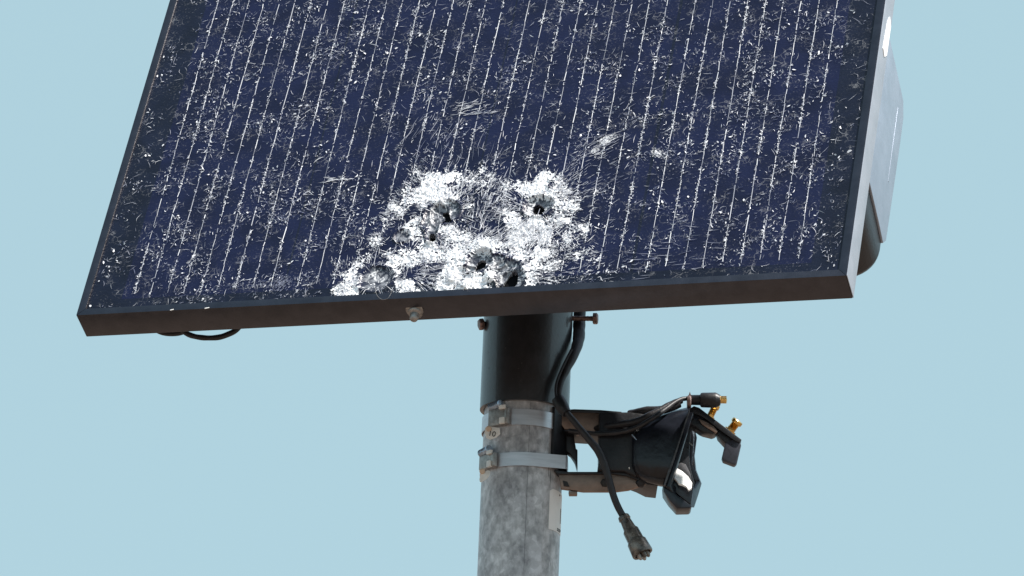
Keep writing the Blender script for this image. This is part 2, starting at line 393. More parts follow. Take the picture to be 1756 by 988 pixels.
# (px, py, radius in mm, strength): white crushed glass read off the photograph
# positions taken on an enlargement of the damaged patch (x, y, radius, strength)
LOBES_E = [(660, 240, 60, 1.3), (615, 215, 34, .9), (720, 275, 44, 1.0), (580, 265, 30, .7), (1250, 212, 52, 1.3), (1195, 262, 40, 1.0), (1305, 258, 42, 1.1), (1258, 168, 24, .9), (1345, 322, 36, 1.1), (1150, 240, 24, .6),
  (1066, 398, 34, 1.3), (1095, 452, 34, 1.1), (1150, 478, 50, 1.2), (1120, 520, 36, 1.1), (1075, 548, 44, 1.0), (1190, 445, 28, .8), (810, 500, 34, .9), (765, 492, 24, .7), (820, 572, 40, 1.1), (890, 548, 34, .9), (955, 558, 42, 1.2), (975, 525, 26, .8),
  (1120, 600, 28, .7), (792, 600, 40, 1.2), (768, 650, 36, 1.1), (740, 715, 50, 1.3), (700, 772, 36, 1.2), (850, 752, 50, 1.5), (905, 775, 42, 1.3), (800, 780, 40, 1.2), (970, 705, 32, 1.4), (930, 730, 24, 1.0),
  (500, 440, 24, .7), (560, 405, 24, .7), (590, 325, 26, .6), (540, 480, 40, .62), (605, 560, 42, .75), (640, 600, 40, .8), (480, 602, 42, .85), (540, 628, 34, .95), (420, 636, 26, .7), (640, 540, 22, 1.0), (575, 510, 22, .6),
  (730, 520, 36, .5), (760, 480, 26, .55), (180, 800, 44, 1.1), (125, 792, 30, .8), (190, 705, 34, .62), (500, 772, 38, .75), (560, 800, 26, .5), (455, 755, 26, .5), (240, 650, 26, .5), (205, 745, 30, .55), (400, 590, 24, .4), (445, 690, 30, .45),
  (1215, 412, 26, .9), (1170, 372, 22, .6), (1270, 405, 24, .6), (700, 462, 26, .6), (745, 450, 22, .5), (1250, 455, 50, .62), (1350, 400, 50, .50), (1400, 500, 60, .46), (1260, 560, 54, .60), (1180, 680, 44, .58), (1200, 620, 40, .5), (1300, 650, 54, .46), (1450, 600, 54, .40), (1540, 610, 38, .34), (1480, 440, 40, .3), (1480, 700, 36, .3), (1190, 750, 40, .5), (1300, 740, 36, .36), (1420, 300, 50, .28),
  (500, 240, 46, .34), (560, 150, 46, .28), (780, 170, 54, .36), (850, 205, 54, .30), (950, 185, 54, .30), (1050, 225, 46, .32), (1130, 215, 36, .5), (920, 110, 44, .24), (640, 160, 40, .34), (700, 200, 40, .4), (1330, 180, 40, .36), (1380, 240, 40, .34), (1400, 340, 40, .4),
  (430, 330, 44, .34), (380, 420, 54, .32), (330, 520, 54, .34), (265, 620, 44, .42), (130, 660, 44, .26), (470, 360, 36, .4), (520, 300, 40, .45), (840, 330, 30, .3), (910, 520, 40, .4), (700, 600, 40, .5), (1030, 300, 36, .3), (1040, 360, 30, .4)]
LOBES = [(540+a/3.188, 250+b/3.188, c/3.188/1.56*1.05, d if d > .6 else d*.80) for a, b, c, d in LOBES_E]
PITS = [(764, 364, 14, 15, .009), (746, 372, 12, 17, .007), (742, 395, 6, 16, .006), (924, 353, 15, 13, .011), (742, 410, 5, 6, .008), (821, 447, 13, 15, .011), (866, 465, 15, 15, .010), (874, 480, 14, 14, .010), (645, 478, 17, 16, .005), 
        (803, 462, 12, 5, .006), (690, 405, 8, 8, .003), (850, 448, 10, 8, .004)]
def hull(cx, cy, pts):
    k = 1.12 if cx == 922 else 1.28
    return [uv(cx+a*k, cy-4+b*k) for a, b in pts]
HOLES = [hull(922, 361, [(9.2*math.cos(a), 9.2*math.sin(a)) for a in np.linspace(0, 6.28, 16)[:-1]]),
         hull(764, 374, [(-5, -8), (2, -8.5), (5, -4), (6, 2), (10, 8), (6, 10), (0, 11), (-4, 8), (-9, 8), (-3, 3), (-2, -1), (-6, -4)]),
         hull(740, 411, [(4.5*math.cos(a), 6*math.sin(a)) for a in np.linspace(0, 6.28, 12)[:-1]]),
         hull(823, 453, [(-4, -3), (1, -6), (6, -5), (8, 0), (7, 5), (2, 8), (-4, 7), (-9, 9), (-7, 3)]),
         hull(873, 483, [(-2, -9), (4, -13), (10, -12), (12, -5), (10, 3), (4, 11), (-4, 11), (-12, 13), (-16, 12), (-11, 6), (-9, 0)])]
LU = [(uv(a, b), r/1000, s) for a, b, r, s in LOBES]
PU = [(uv(a, b), r1*1.12/1000, r2*1.12/1000, d) for a, b, r1, r2, d in PITS]
DARKS = [(835, 345, 13, .5), (862, 378, 10, .6), (850, 392, 9, .5), (740, 462, 11, .6), (715, 460, 6, .5), (985, 405, 8, .5), (945, 425, 5, .4), (930, 450, 6, .4)]
DU = [(uv(a, b), r/1000, s) for a, b, r, s in DARKS]
MU = [(uv(a, b), r/1000, h/1000) for a, b, r, h in ((841, 477, 6, 4), (800, 490, 8, 4), (775, 478, 7, 3), (866, 382, 6, 2), (820, 421, 6, 2), (845, 428, 5, 2.5))]
def fields(u, v):
    c = np.zeros_like(u); pit = np.zeros_like(u); w = np.zeros_like(u)
    for (a, b), r, s in LU:
        c += s*np.exp(-((u-a)**2+(v-b)**2*.8)/(r*r))
    for (a, b), r1, s in DU: c *= 1-s*np.exp(-(((u-a)**2+(v-b)**2)/(r1*r1))**1.6)
    for (a, b), r1, hh in MU: w += hh*np.exp(-(((u-a)**2+(v-b)**2)/(r1*r1))**1.5)
    c = 1.4*(1-np.exp(-c/1.1))
    for (a, b), r1, r2, d in PU:
        ang = np.arctan2(v-b, u-a); k = 1+.11*(vn1(u, v, 70)-.5)*2+.05*(vn2(u, v, 200)-.5)*2
        q = np.sqrt(((u-a)/r1)**2+((v-b)/r2)**2)/k
        w -= d*.42*np.clip(1-q**2.2, 0, 1)
        w += .0014*np.exp(-((q-1.10)/.14)**2)
        pit = np.maximum(pit, np.clip(1.7-q*1.45, 0, 1))
    c = c*(1-.80*np.clip(pit*1.4-.45, 0, 1))
    return c, pit, w
def hgt(u, v, c, w):
    return -.0022+w+np.clip(c, 0, 1)*((vn2(u, v, 620)-.5)*.0022+(vn3(u, v, 240)-.5)*.0022)
u_lo, v_lo = uv(540, 520)[0], RIM; u_hi = uv(1165, 250)[0]; v_hi = uv(1100, 205)[1]
def axis(a, b, lo, hi, f, c):
    x = list(np.arange(a, lo, c))+list(np.arange(lo, hi, f))+list(np.arange(hi, b, c))+[b]
    return np.array(x)
# cell columns from the busbar readings at the top of the picture (y=0)
BUS = [[375, 401, 428, 454, 481, 507, 535, 563.5, 592], [635, 664, 691, 720.5, 749.5, 778, 806, 834, 864], [909, 938, 967, 997, 1026, 1055.5, 1085, 1115, 1145],
       [1193, 1223, 1253, 1283.5, 1314, 1344, 1374, 1405, 1436]]
BU = [[uv(x, 0)[0] for x in c] for c in BUS]
cols = [(c[0]-(c[1]-c[0])*.72, c[-1]+(c[1]-c[0])*.72) for c in BU]
ua = axis(RIM-.001, PW-RIM+.001, u_lo, u_hi, .00062, .010)
snap = [x for c in cols for x in c]
for x in snap: ua = np.append(ua, [x])
ua = np.unique(np.round(ua, 6))
VB, VT = .022, PL-.022
va = axis(RIM-.001, PL-RIM+.001, v_lo, v_hi, .0007, .012); va = np.unique(np.round(np.append(va, [VB, VT]), 6))
UU, VV = np.meshgrid(ua, va, indexing='ij')
cr, pt_, wz = fields(UU, VV); ZZ = hgt(UU, VV, cr, wz)
CENT = [uv(a, b) for a, b in ((922, 361), (766, 366), (741, 408), (822, 452), (872, 478), (645, 480), (592, 492), (700, 440))]
def ridge(n): return 1-np.abs(2*n-1)
def white_mask(u, v, c, p):
    st = np.zeros_like(u); wsum = np.full_like(u, 1e-6)
    for i, (a, b) in enumerate(CENT):
        d = np.hypot(u-a, v-b); th = np.arctan2(v-b, u-a)+.25*vn1(u, v, 40)
        wgt = np.exp(-d/.016)
        n_ = .6*vn2(th*6+20*i, d*60+i, 1)+.4*vn3(th*15+9*i, d*110, 1)
        st += wgt*n_; wsum += wgt
    st /= wsum
    net = .5*ridge(vn1(u, v, 85)*.6+vn2(u, v, 190)*.4)**2.2+.5*ridge(vn3(u, v, 210)*.5+vn1(v, u, 420)*.5)**2.2
    fine = vn2(v, u, 700)
    n_ = .62*(st-.5)*2+.38*(net-.42)*1.6+.42*(fine-.5)*2
    x = c*(1+.8*(st-.5)*2)+n_*.95*np.clip(c*3.2, 0, 1)*np.clip(1.5-c*.75, .25, 1)
    m = np.clip((x-.37)/.15, 0, 1)*(1-.75*np.clip((vn3(v, u, 520)*.6+fine*.4-.60)*9, 0, 1)*np.clip(1.5-c*.85, .1, 1))
    l1 = ridge(.7*vn1(v, u, 70)+.3*vn2(v, u, 200)); l2 = ridge(.7*vn3(v, u, 120)+.3*vn1(u, v, 320)); l3 = ridge(.6*vn2(u, v, 160)+.4*st)
    web = np.maximum(np.maximum(l1**8, l2**7), l3**7)*np.clip(c*4.5-.35, 0, 1)*(.3+.8*fine)
    rays = np.clip((st-.57)*6, 0, 1)*np.clip(c*3.6-.2, 0, 1)*.85
    web = np.maximum(web, np.clip(p*1.5, 0, 1)*np.maximum(l2**5*.75, np.clip((st-.58)*7, 0, 1)*.7))
    out = np.maximum(np.maximum(m, web), rays)
    for px, py, an, la, lb, am in ((1040, 240, .55, .017, .008, .62), (1021, 258, .5, .007, .004, .6), (1128, 263, -.65, .013, .007, .56), (1122, 255, -.2, .006, .006, .35)):
        a, b = uv(px, py); x_, y_ = (u-a)*np.cos(an)+(v-b)*np.sin(an), -(u-a)*np.sin(an)+(v-b)*np.cos(an)
        out = np.maximum(out, am*np.exp(-(x_/la)**2-(y_/lb)**2)*(.45+.9*vn1(x_, y_*9, 90)))
    return out
cr_field = cr; cr = white_mask(UU, VV, cr, pt_)
def inpoly(x, y, P):
    ins = np.zeros(x.shape, bool); n = len(P)
    for i in range(n):
        (x1, y1), (x2, y2) = P[i], P[(i+1) % n]
        c = ((y1 > y) != (y2 > y)) & (x < (x2-x1)*(y-y1)/(y2-y1+1e-12)+x1)
        ins ^= c
    return ins
cu = (ua[:-1]+ua[1:])/2; cv = (va[:-1]+va[1:])/2; CU, CV = np.meshgrid(cu, cv, indexing='ij')
hole = np.zeros(CU.shape, bool)
for P in HOLES: hole |= inpoly(CU, CV, P)
vh = inpoly(UU, VV, HOLES[0])
for P in HOLES[1:]: vh |= inpoly(UU, VV, P)
nv = len(va)
def grid_obj(name, mask, m, parent):
    ii, jj = np.nonzero(mask & ~hole)
    Q = np.stack([ii*nv+jj, (ii+1)*nv+jj, (ii+1)*nv+jj+1, ii*nv+jj+1], 1)
    used, inv = np.unique(Q.ravel(), return_inverse=True)
    co = np.stack([UU.ravel(), VV.ravel(), ZZ.ravel()], 1)[used]; n0 = len(co)
    me = bpy.data.meshes.new(name)
    # walls of the holes
    F = inv.reshape(-1, 4); W = []; extra = []; emap = {}
    idx = {int(k): i for i, k in enumerate(used)}
    hi_, hj_ = np.nonzero(hole)
    for a, b in zip(hi_, hj_):
        for (da, db, p, r) in ((-1, 0, (0, 0), (0, 1)), (1, 0, (1, 1), (1, 0)), (0, -1, (1, 0), (0, 0)), (0, 1, (0, 1), (1, 1))):
            if not hole[a+da, b+db] and mask[a+da, b+db]:
                k1 = (a+p[0])*nv+b+p[1]; k2 = (a+r[0])*nv+b+r[1]
                if k1 not in idx or k2 not in idx: continue
                ks = []
                for k in (k1, k2):
                    if k not in emap: emap[k] = n0+len(extra); c_ = co[idx[k]]; extra.append((c_[0], c_[1], c_[2]-.014))
                W.append((idx[k1], idx[k2], emap[k2], emap[k1]))
    co2 = np.vstack([co, np.array(extra)]) if extra else co
    F2 = np.vstack([F, np.array(W)]) if W else F
    me.vertices.add(len(co2)); me.vertices.foreach_set('co', co2.astype(np.float32).ravel())
    me.loops.add(F2.size); me.loops.foreach_set('vertex_index', F2.astype(np.int32).ravel())
    me.polygons.add(len(F2)); me.polygons.foreach_set('loop_start', np.arange(0, F2.size, 4, dtype=np.int32))
    me.update(calc_edges=True); me.validate()
    for nm, arr in (('crush', cr), ('pit', pt_)):
        at_ = me.attributes.new(nm, 'FLOAT', 'POINT'); d = np.zeros(len(co2), np.float32); d[:n0] = arr.ravel()[used]
        at_.data.foreach_set('value', d)
    me.materials.append(m)
    for p in me.polygons: p.use_smooth = False
    o = bpy.data.objects.new(name, me); link(o, parent); return o
colmask = np.zeros(CU.shape, bool)
cells = []
for (a, b) in cols:
    k = (CU > a) & (CU < b) & (CV > VB) & (CV < VT); colmask |= k
    cells.append(grid_obj('cell_column', k, m_cell, panel))
grid_obj('backing_glass', ~colmask, m_back, panel)
# dark back sheet far enough behind the laminate for the holes to read black
obj('back_sheet', *box(Vector((PW/2, PL/2, -TH+.004)), Vector((PW/2-RIM, 0, 0)), Vector((0, PL/2-RIM, 0)), Vector((0, 0, .001))), m_black, panel, local=True)

# busbars: thin silver lines broken by the crazing --------------------------
def quads_obj(name, P, Q, bright, m, parent, kind=None):
    """P,Q: (n,k,3) left/right rows of ribbons"""
    n, k, _ = P.shape; co = np.stack([P, Q], 2).reshape(-1, 3)
    base = (np.arange(n)*k*2)[:, None]+(np.arange(k-1)*2)[None, :]
    F = np.stack([base, base+1, base+3, base+2], -1).reshape(-1, 4)
    me = bpy.data.meshes.new(name); me.vertices.add(len(co)); me.vertices.foreach_set('co', co.astype(np.float32).ravel())
    me.loops.add(F.size); me.loops.foreach_set('vertex_index', F.astype(np.int32).ravel())
    me.polygons.add(len(F)); me.polygons.foreach_set('loop_start', np.arange(0, F.size, 4, dtype=np.int32))
    me.update(calc_edges=True)
    if bright is not None:
        a = me.attributes.new('bright', 'FLOAT', 'POINT'); a.data.foreach_set('value', np.repeat(bright, 2*k).astype(np.float32))
    me.materials.append(m); o = bpy.data.objects.new(name, me); link(o, parent)
    if kind: o['kind'] = kind
    return o
def surf(u, v, lift):
    c, p, w = fields(u, v); return -.0022+w+lift
VVIS = 1.25
for ci, c in enumerate(BU):
    for bi, u in enumerate(c):
        r = np.random.default_rng(ci*20+bi); v = .026+r.random()*.004; segs = []
        while v < VVIS:
            L = r.gamma(2.2, .0042)+.002; gap = r.choice([.0003, .0008, .0022, .006], p=[.3, .3, .27, .13])
            segs.append((v, v+L, r.uniform(-.0005, .0005), r.uniform(-.0005, .0005), r.uniform(.00018, .00045), r.uniform(.25, 1)))
            v += L+gap
        s = np.array(segs); um = np.full(len(s), u)
        cc, pp, _ = fields(um, (s[:, 0]+s[:, 1])/2); s = s[(cc < .55) & (pp < .3) | (r.random(len(s)) < .12)]
        if len(s) == 0: continue
        P = np.zeros((len(s), 2, 3)); Q = P.copy()
        for e in (0, 1):
            uu = u+s[:, 2+e]; z = surf(uu, s[:, e], .0006)
            P[:, e] = np.stack([uu-s[:, 4], s[:, e], z], 1); Q[:, e] = np.stack([uu+s[:, 4], s[:, e], z+r.uniform(-.0002, .0002, len(s))], 1)
        cut = [0]+[i for i in range(1, len(s)) if s[i, 0]-s[i-1, 1] > .014]+[len(s)]
        for i0, i1 in zip(cut[:-1], cut[1:]):
            if i1-i0 > 1: quads_obj('busbar', P[i0:i1], Q[i0:i1], s[i0:i1, 5], m_shard, cells[ci])

# shards: thousands of short bent slivers lifted from the crazed surface ----
class Sl:
    def __init__(s): s.a = []
    def add(s, u, v, ang, L, W, curv, br):
        n = len(u); s.a.append(np.stack([np.broadcast_to(np.asarray(x, float), (n,)) for x in (u, v, ang, L, W, curv, br)], 1))
    def build(s, name, parent):
        A = np.vstack(s.a); A = A[(A[:, 0] > RIM+.002) & (A[:, 0] < PW-RIM-.002) & (A[:, 1] > RIM+.001) & (A[:, 1] < VVIS)]
        n = len(A); u, v, ang, L, W, cv_, br = A.T; K = 4; P = np.zeros((n, K, 3)); Q = P.copy()
        t = np.linspace(-.5, .5, K); wt = np.array([.15, 1, .8, .1]); tilt = rng.uniform(-.6, .6, n)
        for k in range(K):
            al = ang+cv_*t[k]; x = u+np.cos(ang+cv_*t[k]*.5)*L*t[k]; y = v+np.sin(ang+cv_*t[k]*.5)*L*t[k]
            nx, ny = -np.sin(al), np.cos(al); hw = W*wt[k]*.5
            z = surf(x, y, .0008)+rng.uniform(0, .0004, n)
            P[:, k] = np.stack([x+nx*hw, y+ny*hw, z+np.sin(tilt)*hw], 1); Q[:, k] = np.stack([x-nx*hw, y-ny*hw, z-np.sin(tilt)*hw], 1)
        c__, p__, _ = fields(u, v); inh = (p__ > .45) & (rng.random(n) < .93) | (p__ > .8)
        dk = np.zeros(n)
        for (a, b), r1, s_ in DU: dk = np.maximum(dk, s_*np.exp(-((u-a)**2+(v-b)**2)/(r1*r1)))
        inh |= rng.random(n) < dk*(.9 if name != 'ripple_lines' else .2)
        for H_ in HOLES: inh |= inpoly(u, v, H_)
        k = ~inh
        return quads_obj(name, P[k], Q[k], br[k], m_shard, parent, 'stuff')
S1 = Sl()
# 1 flecks all over, clustered by noise
n = 76000; u = rng.uniform(RIM, PW-RIM, n); v = rng.uniform(RIM, .60, n)
f = .5*vn1(u, v, 38)+.3*vn2(u, v, 95)+.2*vn3(u, v, 230)
marg = (u < cols[0][0]) | (u > cols[-1][1])
k = rng.random(n) < np.clip((f-.45)*2.6, 0.015, 1)*np.where(marg, .55, 1)
u, v = u[k], v[k]; n = len(u)
ang = vn2(u, v, 26)*9+rng.normal(0, .7, n)
S1.add(u, v, ang, rng.gamma(2, .0013, n)+.0006, rng.uniform(.00022, .00075, n), rng.normal(0, 1.4, n), np.where(rng.random(n) < .30, rng.uniform(.5, 1, n), rng.uniform(.03, .3, n)))
# 2 flecks gathered along the busbars
for c in BU:
    for u_ in c:
        m_ = 430; v = rng.uniform(.02, .60, m_); d = vn3(np.full(m_, u_), v, 60); k = rng.random(m_) < np.clip((d-.48)*4, .04, 1); v = v[k]
        S1.add(u_+rng.normal(0, .0011, len(v)), v, rng.normal(1.57, .8, len(v)), rng.gamma(2, .0008, len(v))+.0006, rng.uniform(.0004, .0012, len(v)), rng.normal(0, 1.2, len(v)), rng.uniform(.3, 1, len(v)))
# 3 bright single chips
n = 900; u = rng.uniform(RIM, PW-RIM, n); v = rng.uniform(RIM, .60, n); k = vn1(u, v, 38) > .5; u, v = u[k], v[k]
S1.add(u, v, rng.uniform(0, 6.28, len(u)), rng.uniform(.002, .005, len(u)), rng.uniform(.0010, .0022, len(u)), rng.normal(0, 1, len(u)), rng.uniform(.7, 1, len(u)))
# long thin curved scratches
n = 900; u = rng.uniform(RIM, PW-RIM, n); v = rng.uniform(RIM, .60, n)
S1.add(u, v, rng.uniform(0, 6.28, n), rng.uniform(.006, .014, n), .00035, rng.normal(0, .9, n), rng.uniform(.15, .7, n))
S1.build('glass_flecks', panel)
S2 = Sl()
# 4 radial bursts round each impact
for (px, py, Rm, cnt, r0_) in tuple((a_, b_, c_, int(d_*.0), e_) for a_, b_, c_, d_, e_ in ((922, 361, .030, 2600, .012), (764, 372, .026, 2200, .014), (742, 410, .018, 700, .007), (822, 452, .022, 1500, .013), (872, 480, .026, 1500, .014), (645, 480, .024, 1500, .015), (735, 340, .02, 500, .004), (600, 492, .020, 600, .003), (700, 440, .024, 900, .003))):
    a, b = uv(px, py); th = rng.uniform(0, 6.283, cnt); th = th+.12*np.sin(th*9); r = r0_+rng.gamma(1.6, Rm*.55, cnt)
    u = a+r*np.cos(th); v = b+r*np.sin(th)
    S2.add(u, v, th+rng.normal(0, .22, cnt), rng.gamma(2, .0018, cnt)*(1+np.exp(-r/.03))+.0008, rng.uniform(.0003, .0012, cnt), rng.normal(0, .5, cnt), np.clip(rng.beta(2, 1.3, cnt)*np.exp(-(r-r0_)/.09), .05, 1))
    m_ = 0; th = rng.uniform(0, 6.283, m_); r = r0_+rng.gamma(2, Rm*.5, m_)
    S2.add(a+r*np.cos(th), b+r*np.sin(th), th+1.57+rng.normal(0, .3, m_), rng.gamma(2, .0016, m_)+.0008, rng.uniform(.0003, .0009, m_), rng.normal(0, .6, m_), rng.uniform(.2, .9, m_))
# 5 bristling rays up and to the right of the right-hand hole
a, b = uv(922, 361); n = 130; th = rng.uniform(.35, 1.25, n); r = rng.uniform(.03, .10, n)
S2.add(a+r*np.cos(th), b+r*np.sin(th), th*.5+.35+rng.normal(0, .08, n), rng.uniform(.004, .010, n), .00035, rng.normal(0, .15, n), rng.uniform(.3, .9, n)*np.exp(-(r-.03)/.10))
S2.build('impact_shards', panel); S2 = Sl()
# black plug added in each hole so its shaded depth reads dark
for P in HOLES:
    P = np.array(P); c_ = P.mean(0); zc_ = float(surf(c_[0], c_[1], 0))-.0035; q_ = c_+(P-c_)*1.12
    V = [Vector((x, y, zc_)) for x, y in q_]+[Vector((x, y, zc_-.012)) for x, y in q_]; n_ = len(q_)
    obj('hole_black_plug', V, [tuple(range(n_)), tuple(range(2*n_-1, n_-1, -1))]+[(i, (i+1) % n_, n_+(i+1) % n_, n_+i) for i in range(n_)], m_void, panel, local=True)
# long hair cracks running outward from the hits
for (px, py, cnt, r1_, r2_) in ((922, 361, 170, .022, .070), (764, 366, 130, .024, .065), (700, 440, 70, .015, .055), (645, 480, 60, .02, .05), (872, 478, 90, .025, .075)):
    a, b = uv(px, py); th = rng.uniform(0, 6.283, cnt); r = r1_+(r2_-r1_)*rng.random(cnt)**1.6
    S2.add(a+r*np.cos(th), b+r*np.sin(th), th+rng.normal(0, .07, cnt), rng.uniform(.005, .014, cnt), rng.uniform(.0003, .0006, cnt), rng.normal(0, .2, cnt), rng.uniform(.35, 1, cnt))
# 6 near-vertical ripples between the two upper holes and rays by the left crater
a, b = uv(838, 348); n = 170; u = a+rng.normal(0, .016, n); v = b+rng.normal(0, .020, n)
S2.add(u, v, 1.45+(u-a)*-14+rng.normal(0, .06, n), rng.uniform(.004, .013, n), rng.uniform(.0003, .0007, n), (u-a)*30, rng.uniform(.15, .8, n))
a, b = uv(700, 470); n = 90; th = rng.uniform(-.9, .5, n); r = rng.uniform(.012, .05, n)
S2.add(a+r*np.cos(th), b+r*np.sin(th), th, rng.uniform(.005, .014, n), .0005, 0, rng.uniform(.3, .9, n))
a, b = uv(890, 412); n = 300; u = a+rng.normal(0, .03, n); v = b+rng.normal(.008, .010, n)
S2.add(u, v, .75+rng.normal(0, .12, n), rng.uniform(.005, .014, n), .0005, 0, rng.uniform(.3, .9, n))
S2.build('ripple_lines', panel); S2 = Sl()
# 7 webby mesh strip above the impacts (denser flecks in the crushed zone)
n = 60000; u = rng.uniform(uv(560, 450)[0], uv(1030, 400)[0], n); v = rng.uniform(RIM, uv(800, 262)[1], n); c_, p_, _ = fields(u, v)
k = (rng.random(n) < np.clip(c_*.9, 0, .22)*np.clip((.6*vn2(u, v, 110)+.4*vn1(u, v, 60)-.40)*5, 0.05, 1)) & (p_ < .4); u, v, c_ = u[k], v[k], c_[k]; n = len(u)
dist = np.stack([np.hypot(u-a, v-b) for a, b in CENT]); j_ = dist.argmin(0); cc = np.array(CENT)[j_]; th = np.arctan2(v-cc[:, 1], u-cc[:, 0])
rad_ = rng.random(n) < .72
S2.add(u, v, np.where(rad_, th+rng.normal(0, .18, n), vn1(u, v, 60)*12), rng.gamma(2.2, .0016, n)+.0008, rng.uniform(.0002, .0007, n), rng.normal(0, .5, n), np.clip(rng.uniform(.35, 1.1, n), 0, 1))
# 8 smears of fine parallel scratches and a fuzzy blotch
for (px, py, n, an, su, sv, L, br) in ((1040, 242, 46, .62, .010, .008, .010, .30), (1020, 262, 26, .45, .008, .004, .006, .8), (1128, 262, 12, -.75, .010, .007, .008, .2), (483, 486, 160, 1, .006, .006, .004, .15), (800, 184, 40, .3, .010, .006, .008, .8), (820, 195, 16, 0, .012, .001, .010, .6), (578, 308, 36, 0, .006, .002, .007, .9), (745, 235, 26, 1.2, .02, .02, .02, .25), (1140, 445, 22, .05, .05, .02, .018, .25), (1180, 402, 14, 0, .04, .02, .014, .25), (770, 265, 26, 1.5, .04, .016, .02, .28), (700, 270, 22, -.8, .02, .016, .009, .4)):
    a, b = uv(px, py)
    S2.add(a+rng.normal(0, su, n), b+rng.normal(0, sv, n), an+rng.normal(0, .13, n), L*rng.uniform(.5, 1.3, n), .0005, rng.normal(0, .2, n), br*rng.uniform(.6, 1.4, n))
S2.build('impact_shards', panel)

# thin strand of glass hanging over the lower rim
P_ = [(644, 494), (645, 503), (650, 510.5), (658, 514), (665, 511.5), (670, 504), (671, 497)]
def upl(px, py, w): a, b = uv(px, py, w); return Vector((a, b, w))
obj('glass_strand', *tube(spline([upl(x, y, .003) for x, y in P_], 6), .0002, 6), m_buckle, panel, smooth=True, local=True)
# bent screw stub on the underside of the lower rail
sp = at(713, 527, -.30); rel = pm.inverted()
def loc(v): return rel @ Vector(v)
def on_bottom(px, py):   # point on the underside plane (v = 0) of the lower rail
    d = ray(px, py); p = CAM+d*((B0-CAM).dot(S)/d.dot(S)); return rel @ p
c0 = on_bottom(712, 536)
obj('screw', *merge(tube_fixed(c0+Vector((0, .001, 0)), Vector((0, -1, 0)), [(0, .0075), (.0015, .0085), (.0030, .0078), (.0042, .0052), (.009, .0048), (.0115, .0036), (.0125, .0012)], 16)), m_buckle, panel, smooth=True, auto=60, local=True)
obj('washer', *tube_fixed(c0+Vector((.0005, .0006, .004)), Vector((0, -1, .25)).normalized(), [(0, .0095), (.0016, .0095)], 20), m_buckle, panel, smooth=True, local=True)
for (px, py, L) in ((294, 534.5, .0018), (354, 532, .0024)):
    a, b = uv(px, py, 0)
    obj('paint_chip', *box(Vector((a, .0006 if L < .009 else .003, .0001)), Vector((L, .0004, 0)), Vector((0, .0005, 0)), Vector((0, 0, .0003))), m_tag, rb, local=True)
obj('bright_side_skin', *box(Vector((PW+.0005, PL/2, -TH/2)), Vector((.0004, 0, 0)), Vector((0, PL/2-.0004, 0)), Vector((0, 0, TH/2-.0004))), m_sunlit_side, panel, bevel=.0003, local=True)  # bright skin added over the right rail's side for its sunlit look
# flat white strip put in for the bright slit behind the right rail
a0 = Vector((PW+.0010, uv(1505, 86, 0)[1]+.012, -TH*.62)); a1 = Vector((PW+.0010, uv(1516, 18, 0)[1]+.012, -TH*.62))
obj('white_slit_strip', [a0+Vector((z, y, x)) for z in (-.0008, .0008) for x, y in ((.0085, .004), (-.001, 0), (-.0085, .01))]+[a1+Vector((z, y, x)) for z in (-.0008, .0008) for x, y in ((.005, -.012), (0, .0), (-.0085, -.006))],
    [(0, 1, 2, 8, 7, 6), (3, 9, 10, 11, 5, 4), (0, 3, 4, 1), (1, 4, 5, 2), (2, 5, 11, 8), (8, 11, 10, 7), (7, 10, 9, 6), (6, 9, 3, 0)], m_white, panel, local=True)

# ---------------------------------------------------------------- mount plate behind the panel (carries the sleeve)
mt = bpy.data.objects.new('tilt_mount', None); link(mt); mt.matrix_world = pm
mt['label'] = 'black tilt mount plate and rails joining panel back to the pole sleeve'; mt['category'] = 'bracket'
obj('mount_plate', *box(Vector((.50, .50, -.0455)), Vector((.10, 0, 0)), Vector((0, .14, 0)), Vector((0, 0, .003))), m_sleeve, mt, bevel=.001, local=True)
for vv in (.40, .60):
    obj('cross_rail', *box(Vector((PW/2, vv, -.0388)), Vector((PW/2-.004, 0, 0)), Vector((0, .016, 0)), Vector((0, 0, .0034))), m_sleeve, mt, bevel=.001, local=True)

# ---------------------------------------------------------------- control box behind the right rail
cb = bpy.data.objects.new('control_box', None); link(cb); cb.matrix_world = pm
cb['label'] = 'rounded dark box with pale grey side cover behind panel right edge'; cb['category'] = 'box'
def rrect(u0_, u1_, v0_, v1_, rad, n=8):
    o = []
    for (cx, cy, s) in ((u1_-rad, v1_-rad*.5, 0), (u0_+rad, v1_-rad*.5, 90), (u0_+rad, v0_+rad, 180), (u1_-rad, v0_+rad, 270)):
        for k in range(n+1):
            q_ = R(s+90*k/n); ry = rad if s >= 180 else rad*.5
            o.append((cx+rad*math.cos(q_), cy+ry*math.sin(q_)))
    return o
VB0, VB1 = .108, .368
def ring(sh, w): return [Vector((x, y, w)) for x, y in rrect(PW-.27+sh, PW-.002-sh, VB0+sh, VB1-sh, .034-sh*.5)]
obj('box_body', *loft([ring(0, -TH-.0005), ring(0, -.118), ring(.003, -.125), ring(.010, -.129)]), m_black, cb, smooth=True, auto=50, local=True)
prof = [(-TH-.0012, .164), (-.060, .161), (-.090, .158), (-.119, .153), (-.129, .166), (-.1335, .30), (-.133, .350), (-.123, .368), (-.070, .374), (-TH-.0012, .378)]
n_ = len(prof)
V = [Vector((x, v, w_)) for x in (PW-.004, PW+.0006) for w_, v in prof]
sc_ = obj('side_cover', V, [tuple(range(n_)), tuple(range(2*n_-1, n_-1, -1))]+[(i, (i+1) % n_, n_+(i+1) % n_, n_+i) for i in range(n_)], m_box, cb, bevel=.0012, local=True)
obj('cover_rib', *box(Vector((PW+.0005, .285, -.106)), Vector((.0004, 0, 0)), Vector((0, .055, .000)), Vector((0, 0, .0012))), m_box, sc_, bevel=.0005, local=True)

